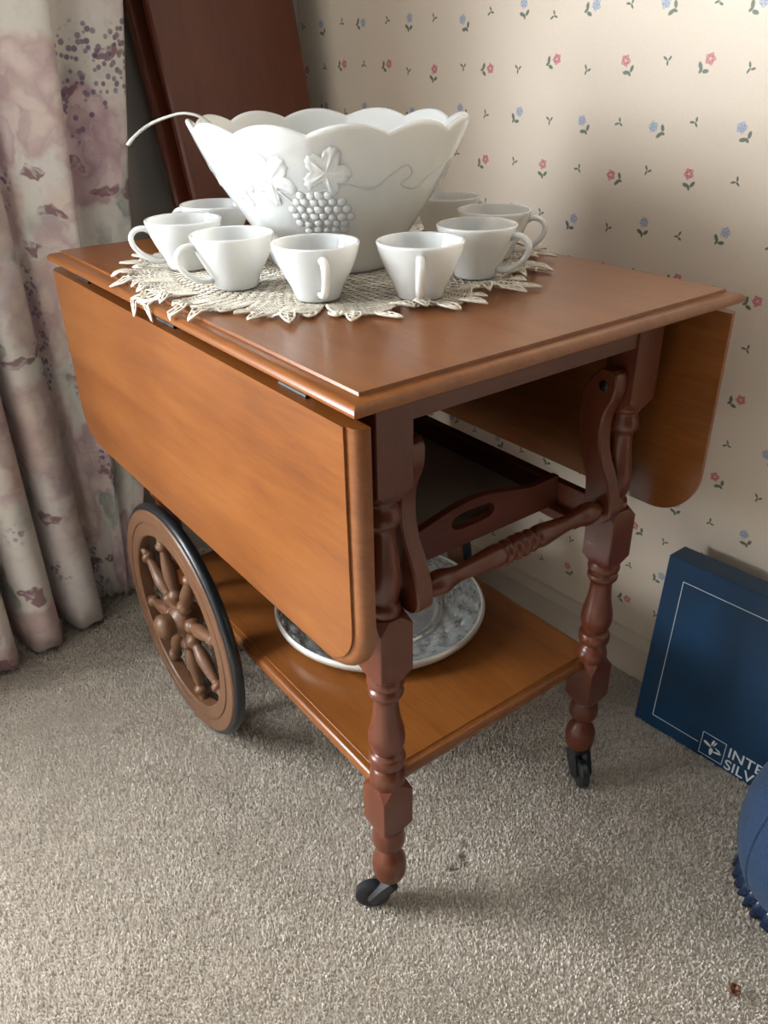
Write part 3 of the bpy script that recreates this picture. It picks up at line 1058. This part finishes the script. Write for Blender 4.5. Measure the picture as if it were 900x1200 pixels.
for q, r in enumerate(radii):
    cnt = 48 if r < 0.10 else (72 if r < 0.15 else 102)
    n = cnt * 2
    pts = []
    for k in range(n):
        t = 2 * PI * k / n
        pts.append(dpos(r + (0.0010 if k % 2 else -0.0006), t, 0.0003 * math.sin(k * 1.7 + q)))
    mb.tube(pts, TR * (1.5 if q % 5 == 0 else 0.9), 4, closed=True)
    if q + 1 < len(radii):
        pts = []
        for k in range(n):
            t = 2 * PI * (k + 0.5 * q) / n
            pts.append(dpos(r if k % 2 else radii[q + 1], t, 0.0004))
        mb.tube(pts, TR, 4, closed=True)
rr0 = radii[-1]
rnd = random.Random(11)
wdt = 2 * PI / NF
for f_ in range(NF):
    tc = wdt * (f_ + 0.5)
    ext = rnd.uniform(0.94, 1.06)
    lift = 1.0 if math.cos(tc - (AFD + 1.0)) < 0.75 else 2.2        # the lace ruffles up more by the wallpaper
    FD = 0.050 * ext
    ph = rnd.uniform(0, 6)
    def hgt(u, d):
        return 0.0008 + lift * (0.0030 * d * max(0, math.sin(ph + u * 3.2)) + 0.0012 * d * abs(math.sin(ph * 2 + u * 9)))
    def fan(u, d):       # u across -1..1, d outward 0..1; the fan narrows to a scalloped end
        top_ = 1 - 0.42 * abs(u) ** 2.2
        return dpos(rr0 + FD * d * top_, tc + u * wdt * 0.5 * (1 - 0.10 * d), hgt(u, d))
    NU, ND = 16, 8
    for m_ in range(1, ND + 1):
        d = m_ / ND
        pts = [fan(-1 + 2 * k / (2 * NU), d + (0.035 if k % 2 else -0.02)) for k in range(2 * NU + 1)]
        mb.tube(pts, TR * (1.7 if m_ == ND else (1.3 if m_ == 4 else 0.9)), 4)
        pts = [fan(-1 + 2 * k / NU, d - (k % 2) / ND) for k in range(NU + 1)]
        mb.tube(pts, TR, 4)
    # slender pointed loops at the outer edge
    for u, ln in ((-0.80, 0.015), (-0.34, 0.026), (0.30, 0.027), (0.78, 0.014)):
        ln *= rnd.uniform(0.8, 1.15)
        swing = rnd.uniform(-0.05, 0.05)
        hz = hgt(u, 1) * rnd.uniform(0.3, 1.3)
        top_ = 1 - 0.42 * abs(u) ** 2.2
        rb = rr0 + FD * top_ - 0.003
        tb = tc + u * wdt * 0.45
        def fin(a_, w_):     # a_ along 0..1, w_ across -1..1
            wid = 0.0068 * math.sin(PI * min(1, 0.25 + a_ * 0.75)) ** 0.8 * w_ / rb
            return dpos(rb + ln * a_, tb + (u * 0.05 + swing) * a_ ** 1.5 + wid, 0.0012 + hz * (1 + 1.2 * a_ - 1.6 * a_ * a_))
        mb.tube([fin(k / 7, -1) for k in range(8)] + [fin(k / 7, 1) for k in range(6, -1, -1)], TR * 1.45, 5)
        mb.tube([fin(k / 7, (k % 2) * 1.6 - 0.8) for k in range(8)], TR * 1.1, 4)
        mb.tube([fin(k / 5, 0) for k in range(6)], TR * 1.2, 4)
tag(mb.build('lace_doily', 'cotton', sharp=None, recalc=False), 'round cream crocheted lace doily with pointed edging spread under the punch bowl', 'doily')

# ------------------------------------------------------------------ punch bowl
ZC = H + 0.0034
BC = Vector((0.237, 0.381, ZC))
bowl = empty('punch_bowl', BC, 'large white milk-glass punch bowl with scalloped rim and raised grapes', 'bowl')
AF = math.atan2(-fh.y, -fh.x)                     # azimuth facing the camera
OUTP = catmull([(0.0740, 0.0), (0.0765, 0.004), (0.0800, 0.012), (0.0885, 0.030), (0.1010, 0.050), (0.1165, 0.0735), (0.1330, 0.099), (0.1445, 0.121), (0.1535, 0.140), (0.1600, 0.1555)], 6)
INP = [(r - 0.0052, z + 0.002) for r, z in OUTP[::-1]]
NTB = 240
def scal(t):
    s_ = abs(math.sin(6 * (t - AF) + math.radians(33)))
    return s_ ** 0.85
def bowl_pt(r, z, t, inner=False):
    k = max(0.0, (z - 0.105) / 0.05)
    k = min(1, k) ** 1.5
    zz_ = z + 0.0095 * (scal(t) - 0.55) * k
    rr_ = r + 0.0022 * (scal(t) - 0.5) * k
    return (BC.x + rr_ * math.cos(t), BC.y + rr_ * math.sin(t), BC.z + zz_)
prof = [(float(r), float(z)) for r, z in OUTP]
lip = [(prof[-1][0] - 0.0006, prof[-1][1] + 0.0020), (prof[-1][0] - 0.0026, prof[-1][1] + 0.0030), (prof[-1][0] - 0.0046, prof[-1][1] + 0.0022)]
ins = [(float(r), float(z)) for r, z in INP if z > 0.009]
prof = prof + lip + ins + [(0.070, 0.0085), (0.035, 0.0070)]
vs, fs = [], []
for r, z in prof:
    for k in range(NTB):
        vs.append(bowl_pt(r, z, 2 * PI * k / NTB))
for q in range(len(prof) - 1):
    for k in range(NTB):
        fs.append((q * NTB + k, q * NTB + (k + 1) % NTB, (q + 1) * NTB + (k + 1) % NTB, (q + 1) * NTB + k))
fs.append(tuple(range(NTB))[::-1])
fs.append(tuple((len(prof) - 1) * NTB + k for k in range(NTB)))
mb = MB()
mb.add(vs, fs)
mb.build('bowl', 'milk_glass', bowl, sharp=60)
OZ = np.array([q[1] for q in OUTP])
OR = np.array([q[0] for q in OUTP])
def bsurf(t, z, h=0.0):
    r = float(np.interp(z, OZ, OR))
    sl = float(np.interp(z + 0.004, OZ, OR) - np.interp(z - 0.004, OZ, OR)) / 0.008
    nr, nz = 1 / math.hypot(1, sl), -sl / math.hypot(1, sl)
    r2, z2 = r + h * nr, z + h * nz
    return Vector((BC.x + r2 * math.cos(t), BC.y + r2 * math.sin(t), BC.z + z2)), Vector((nr * math.cos(t), nr * math.sin(t), nz))
def relief_pt(t0, z0, a_, b_, h):
    z = z0 + b_
    r = float(np.interp(z, OZ, OR))
    return bsurf(t0 + a_ / r, z, h)[0]
def grape_leaf(mb, t0, z0, size, rot):
    NA, NR = 80, 6
    vs, fs = [relief_pt(t0, z0, 0, 0, 0.0010)], []
    for q in range(1, NR + 1):
        for k in range(NA):
            a_ = 2 * PI * k / NA
            lob = 0.62 + 0.38 * abs(math.cos(2.5 * (a_ - PI / 2))) ** 0.8
            if abs((a_ + PI / 2 + PI) % (2 * PI) - PI) < 0.35: lob *= 0.55
            lob *= 1 - 0.10 * abs(math.sin(12.5 * a_))
            rr_ = size * lob * q / NR
            vein = max(0, math.cos(5 * (a_ - PI / 2))) ** 6
            h = 0.0006 + 0.0007 * vein - 0.0003 * math.sin(q * 2.2) if q < NR else -0.0004
            x, z = rr_ * math.cos(a_ + rot), rr_ * math.sin(a_ + rot)
            vs.append(relief_pt(t0, z0, x, z, h))
    for k in range(NA):
        fs.append((0, 1 + k, 1 + (k + 1) % NA))
        for q in range(NR - 1):
            fs.append((1 + q * NA + k, 1 + (q + 1) * NA + k, 1 + (q + 1) * NA + (k + 1) % NA, 1 + q * NA + (k + 1) % NA))
    mb.add(vs, fs)
SPH = []
for rep in range(3):
    TA = AF - math.radians(5) + rep * 2 * PI / 3
    mb = MB()
    rnd = random.Random(3)
    for row in range(8):
        nrow = [4, 6, 7, 7, 6, 5, 3, 2][row]
        zc_ = 0.094 - row * 0.0080
        for k in range(nrow):
            a_ = (k - (nrow - 1) / 2) * 0.0098 + (row % 2) * 0.002 + rnd.uniform(-.0012, .0012) + row * 0.0010
            r_ = rnd.uniform(0.0054, 0.0064)
            zg = zc_ + rnd.uniform(-.001, .001)
            c_, nv_ = bsurf(TA + a_ / float(np.interp(zg, OZ, OR)), zg, -0.0003)
            rb_, hb_ = r_ * 0.86, 0.0021                      # a low dome standing on the glass
            prs = [(rb_ * math.cos(u), hb_ * math.sin(u)) for u in np.linspace(0.0, PI / 2 - 0.08, 6)]
            mb.lathe(prs, 14, Matrix.Translation(c_) @ nv_.to_track_quat('Z', 'Y').to_matrix().to_4x4())
    mb.build('grape_cluster', 'milk_relief', bowl, sharp=None)
    for (dt, z_, sz, ro) in ((-0.33, 0.110, 0.031, 0.5), (0.10, 0.117, 0.029, -0.4), (-0.70, 0.100, 0.024, 0.9)):
        mb = MB()
        grape_leaf(mb, TA + dt, z_, sz, ro)
        mb.build('grape_leaf', 'milk_relief', bowl, sharp=None)
    mb = MB()
    pts = [bsurf(TA + a_, z_, -0.0008)[0] for a_, z_ in catmull([(-0.75, 0.10), (-0.5, 0.104), (-0.25, 0.097), (0.0, 0.097), (0.25, 0.104), (0.45, 0.098), (0.6, 0.112), (0.72, 0.120), (0.80, 0.110), (0.72, 0.101), (0.9, 0.094), (1.05, 0.108), (1.2, 0.112)], 6)]
    mb.tube(pts, 0.0013, 6)
    pts = [bsurf(TA + a_, z_, -0.0008)[0] for a_, z_ in catmull([(-0.30, 0.098), (-0.20, 0.085), (-0.14, 0.070), (-0.10, 0.06)], 5)]
    mb.tube(pts, 0.0018, 6)
    mb.build('vine', 'milk_relief', bowl, sharp=None)

# ladle resting in the bowl
lad = -rt
lz = BC.z
rim_l = Vector((BC.x, BC.y, 0)) + lad * 0.157
def lp(out, z):
    return Vector((BC.x, BC.y, 0)) + lad * out + fh * 0.004 + Vector((0, 0, lz + z))
ladle = empty('punch_ladle', lp(0.02, 0.012), 'slim pale ladle with hooked handle resting over the bowl rim', 'ladle')
pts = catmull([lp(0.045, 0.024), lp(0.075, 0.070), lp(0.110, 0.125), lp(0.140, 0.158), lp(0.162, 0.1665), lp(0.182, 0.1640), lp(0.206, 0.1560), lp(0.224, 0.1450), lp(0.235, 0.1350)], 6)
mb = MB()
n = len(pts)
mb.tube([Vector(q) for q in pts], [0.0030 + 0.0012 * (k / n) ** 3 for k in range(n)], 10, flat=(1.15, 0.55))
mb.build('handle', 'ladle', ladle)
mb = MB()
lc = lp(0.022, 0.0125)
mb.lathe([(0.004, 0.0), (0.014, 0.0025), (0.022, 0.010), (0.026, 0.020), (0.027, 0.026), (0.0255, 0.026), (0.0245, 0.020), (0.0205, 0.0115), (0.013, 0.0045), (0.003, 0.0025)], 28, Matrix.Translation(lc))
mb.build('ladle_cup', 'ladle', ladle)

# ------------------------------------------------------------------ cups
CH_, CR = 0.0565, 0.0452
CUPS = [  # x, y, handle turn against the camera, label
    (0.0820, 0.4690, -92, 'white milk-glass punch cup next to the one by the boards, handle pointing to the curtain'),
    (0.0810, 0.3450, -72, 'white milk-glass punch cup third from the boards, handle pointing to the curtain'),
    (0.1230, 0.2445, 8, 'white milk-glass punch cup below the raised grape cluster, handle pointing away from the bowl'),
    (0.2075, 0.1795, 0, 'white milk-glass punch cup nearest the push-handle end of the cart, handle pointing outward'),
    (0.3125, 0.2090, 66, 'white milk-glass punch cup with handle towards the wallpaper, in front of another cup'),
    (0.3950, 0.2680, 84, 'white milk-glass punch cup by the wallpaper, half hidden behind another cup'),
    (0.4270, 0.3930, 125, 'white milk-glass punch cup between the bowl and the wallpaper, mostly hidden by the bowl'),
    (0.1640, 0.5500, -118, 'white milk-glass punch cup beside the leaning wooden boards, partly hidden by the bowl')]
def make_cup():
    c = empty('punch_cup', (0, 0, 0), 'cup', 'cup', 'milk glass punch cups')
    op = catmull([(0.0205, 0.0), (0.0232, 0.0012), (0.0245, 0.005), (0.0283, 0.0145), (0.0345, 0.026), (0.0398, 0.0375), (0.0432, 0.0475), (0.0452, 0.0555)], 5)
    op = [(float(r), float(z)) for r, z in op]
    ip = [(r - 0.0030, z + 0.001) for r, z in op[::-1] if z > 0.005]
    pf = op + [(0.0449, 0.0566), (0.0437, 0.0572), (0.0425, 0.0565)] + ip + [(0.019, 0.0058), (0.010, 0.0052)]
    mb = MB()
    n = 56
    vs, fs = [], []
    mb.lathe(pf, n)
    mb.build('bowl', 'milk_glass', c, sharp=60)
    mb = MB()
    hp = catmull([(0.0405, 0, 0.0445), (0.0470, 0, 0.0478), (0.0560, 0, 0.0462), (0.0622, 0, 0.0390), (0.0610, 0, 0.0290), (0.0530, 0, 0.0190), (0.0420, 0, 0.0120), (0.0320, 0, 0.0098), (0.0262, 0, 0.0105)], 5)
    mb.tube(hp, [0.0042 - 0.0004 * math.sin(PI * k / (len(hp) - 1)) for k in range(len(hp))], 10, flat=(1.2, 0.85))
    mb.build('handle', 'milk_glass', c, sharp=None)
    return c
cup0 = make_cup()
for k, (x, y, dlt, lab) in enumerate(CUPS):
    if k == 0:
        c = cup0
    else:
        c = cup0.copy()
        COL.objects.link(c)
        for ch in cup0.children:
            d_ = ch.copy()
            COL.objects.link(d_)
            d_.parent = c
    c.location = (x, y, ZC)
    c.rotation_euler = (0, 0, math.atan2(CAM.y - y, CAM.x - x) + math.radians(dlt))
    c['label'] = lab

# ------------------------------------------------------------------ blue flat box against the wall
bd = Vector((0.070, -1, 0)).normalized()          # along the front face, away from the cart
bn = Vector((-1, -0.070, 0)).normalized()         # out of the front face
B0 = Vector((0.5890, 0.0775, 0))
BW, BHT, BT = 0.44, 0.310, 0.066
BM = Matrix((bd, -bn, Vector((0, 0, 1)))).transposed().to_4x4()
tilt = Matrix.Rotation(math.radians(-3.3), 4, 'X')
BMX = Matrix.Translation(B0) @ BM @ tilt
boxo = empty('flatware_box', B0 + bd * 0.2 - bn * 0.04, 'flat dark blue gift box with white line border and lettering, standing against the wall', 'box')
mb = MB()
mb.box((0, 0, 0.001), (BW, BT, BHT - 0.042), mtx=BMX, bev=0.0012)
mb.build('box_base', 'blue_card', boxo)
mb = MB()
mb.box((-0.0012, -0.0012, 0.0015), (BW + 0.0012, BT * 0.62, BHT), mtx=BMX, bev=0.0012)
lid = mb.build('box_lid', 'blue_card', boxo)
def strip(mb, x0, z0, x1, z1, w):
    d = Vector((x1 - x0, z1 - z0))
    d.normalize()
    nx, nz = -d.y * w / 2, d.x * w / 2
    y0, y1 = -0.0012, -0.00155
    vs = []
    for y in (y0, y1):
        for a_, b_ in ((x0 + nx, z0 + nz), (x1 + nx, z1 + nz), (x1 - nx, z1 - nz), (x0 - nx, z0 - nz)):
            vs.append(tuple(BMX @ Vector((a_, y, b_))))
    mb.add(vs, [(3, 2, 1, 0), (4, 5, 6, 7), (0, 1, 5, 4), (1, 2, 6, 5), (2, 3, 7, 6), (3, 0, 4, 7)])
LXB, LZ0, LZ1 = 0.0285, 0.0255, 0.277
EX0, EX1, EZ0, EZ1 = 0.1125, 0.1500, 0.0090, 0.0490
mb = MB()
strip(mb, LXB, LZ0, LXB, LZ1, 0.0010)
strip(mb, LXB, LZ1, BW - LXB, LZ1, 0.0010)
strip(mb, BW - LXB, LZ1, BW - LXB, LZ0, 0.0010)
strip(mb, LXB, LZ0, EX0 - 0.004, LZ0, 0.0010)
mb.build('line_border', 'white_print', boxo, smooth=False)
mb = MB()
strip(mb, EX0, EZ0, EX1, EZ0, 0.0008)
strip(mb, EX1, EZ0, EX1, EZ1, 0.0008)
strip(mb, EX1, EZ1, EX0, EZ1, 0.0008)
strip(mb, EX0, EZ1, EX0, EZ0, 0.0008)
def flatpoly(mb, pts, y1=-0.00155):
    n = len(pts)
    vs = [tuple(BMX @ Vector((a_, y, b_))) for y in (-0.0012, y1) for a_, b_ in pts]
    mb.add(vs, [tuple(range(n)), tuple(range(2 * n - 1, n - 1, -1))] + [(k, (k + 1) % n, n + (k + 1) % n, n + k) for k in range(n)])
def petal2(mb, cx, cz, an, ln, wd_):
    pts = []
    for k in range(12):
        t = 2 * PI * k / 12
        a_, b_ = ln / 2 * math.cos(t), wd_ / 2 * math.sin(t) * (0.8 + 0.3 * math.cos(t))
        pts.append((cx + a_ * math.cos(an) - b_ * math.sin(an), cz + a_ * math.sin(an) + b_ * math.cos(an)))
    flatpoly(mb, pts)
ex, ez = (EX0 + EX1) / 2, (EZ0 + EZ1) / 2
petal2(mb, ex - 0.0086, ez + 0.0024, 2.75, 0.0137, 0.0057)
petal2(mb, ex - 0.0010, ez - 0.0084, 1.55, 0.0137, 0.0070)
petal2(mb, ex - 0.0010, ez + 0.0086, 1.35, 0.0119, 0.0041)
petal2(mb, ex + 0.0026, ez + 0.0079, 1.2, 0.0106, 0.0027)
petal2(mb, ex + 0.0086, ez - 0.0050, 0.25, 0.0131, 0.0043)
petal2(mb, ex + 0.0082, ez + 0.0007, -0.35, 0.0100, 0.0024)
mb.build('emblem', 'white_print', boxo, smooth=False)
def text_part(body, x, z, size, name):
    cu = bpy.data.curves.new(name, 'FONT')
    cu.body = body
    cu.size = size
    cu.extrude = 0.0002
    cu.offset = 0.00012
    ob = bpy.data.objects.new('tmp_text', cu)
    COL.objects.link(ob)
    dg = bpy.context.evaluated_depsgraph_get()
    me = bpy.data.meshes.new_from_object(ob.evaluated_get(dg))
    bpy.data.objects.remove(ob)
    M4 = BMX @ Matrix.Translation((x, -0.0014, z)) @ Matrix.Rotation(PI / 2, 4, 'X')
    me.transform(Matrix.Translation(-boxo.location) @ M4)
    me.materials.clear()
    me.materials.append(MAT['white_print'])
    me.name = name
    o = bpy.data.objects.new(name, me)
    COL.objects.link(o)
    o.parent = boxo
    return o
text_part('INTERNATIONAL', EX1 + 0.0045, 0.0295, 0.0255, 'lettering')
text_part('SILVER', EX1 + 0.0035, 0.0065, 0.0255, 'lettering')

# ------------------------------------------------------------------ blue cushion with satin ruffle
QC = Vector((0.5030, -0.2705, 0.006))
cush = empty('round_cushion', QC, 'round blue plush cushion with piping and a shiny blue ruffle, on the carpet', 'cushion')
mb = MB()
pf = catmull([(0.076, 0.010), (0.093, 0.028), (0.105, 0.062), (0.109, 0.100), (0.105, 0.142), (0.093, 0.180), (0.068, 0.208), (0.034, 0.223), (0.002, 0.226)], 5)
mb.lathe([(float(r), float(z)) for r, z in pf], 56, Matrix.Translation((QC.x, QC.y, 0)))
mb.build('cushion_body', 'blue_plush', cush, sharp=None)
mb = MB()
pv = (-rt * math.cos(0.08) - fh * math.sin(0.08)).normalized()
ring = []
for k in range(64):
    t = 2 * PI * k / 64
    d_ = pv * math.cos(t) + Vector((0, 0, math.sin(t)))
    el = math.asin(max(-1, min(1, d_.z)))
    # walk out along d_ until the body's profile is reached
    lo_, hi_ = 0.0, 0.2
    PR = np.array([(float(a_), float(b_)) for a_, b_ in pf])
    for _ in range(24):
        mid = (lo_ + hi_) / 2
        q_ = d_ * mid
        zz2 = 0.100 + q_.z
        rr2 = math.hypot(q_.x, q_.y)
        rs = float(np.interp(zz2, PR[:, 1], PR[:, 0])) if 0.010 < zz2 < 0.226 else 0.0
        if rr2 < rs: lo_ = mid
        else: hi_ = mid
    ring.append((QC.x + d_.x * lo_, QC.y + d_.y * lo_, 0.100 + d_.z * lo_))
mb.tube(ring, 0.0024, 8, closed=True)
mb.build('piping', 'blue_plush', cush, sharp=None)
mb = MB()
NRF = 260
vs, fs = [], []
for q, (r_, z_, am) in enumerate(((0.088, 0.036, 0.0), (0.094, 0.029, 0.0020), (0.096, 0.018, 0.0030), (0.0975, 0.0075, 0.0034))):
    for k in range(NRF):
        t = 2 * PI * k / NRF
        w_ = abs(math.sin(17 * t + 1.3 * math.sin(5 * t))) ** 0.7 * 2 - 1.1 + 0.4 * math.sin(41 * t)
        vs.append((QC.x + (r_ + am * w_) * math.cos(t), QC.y + (r_ + am * w_) * math.sin(t), z_ + am * 0.5 * math.cos(31 * t + q)))
for q in range(3):
    for k in range(NRF):
        fs.append((q * NRF + k, q * NRF + (k + 1) % NRF, (q + 1) * NRF + (k + 1) % NRF, (q + 1) * NRF + k))
mb.add(vs, fs)
rf = mb.build('ruffle', 'blue_satin', cush, sharp=None)
rf.modifiers.new('cloth', 'SOLIDIFY').thickness = 0.0012

# ------------------------------------------------------------------ dry leaf scrap on the carpet
mb = MB()
rnd = random.Random(5)
cx_, cy_ = 0.305, -0.278
NR_, NA_ = 3, 14
vs = [(cx_, cy_, 0.0095)]
for q in range(1, NR_ + 1):
    for k in range(NA_):
        t = 2 * PI * k / NA_
        r_ = 0.0085 * q / NR_ * (0.75 + 0.35 * rnd.random()) * (1.0 + 0.12 * math.cos(2 * t))
        vs.append((cx_ + r_ * math.cos(t + 0.6), cy_ + r_ * math.sin(t + 0.6), 0.0075 + 0.0065 * rnd.random() + 0.002 * q / NR_))
fs = []
for k in range(NA_):
    fs.append((0, 1 + k, 1 + (k + 1) % NA_))
    for q in range(NR_ - 1):
        fs.append((1 + q * NA_ + k, 1 + (q + 1) * NA_ + k, 1 + (q + 1) * NA_ + (k + 1) % NA_, 1 + q * NA_ + (k + 1) % NA_))
mb.add(vs, fs)
lf_ = mb.build('leaf_scrap', 'dry_leaf', sharp=None)
lf_.modifiers.new('thick', 'SOLIDIFY').thickness = 0.0008
tag(lf_, 'tiny crumpled brown leaf scrap lying on the carpet', 'leaf')
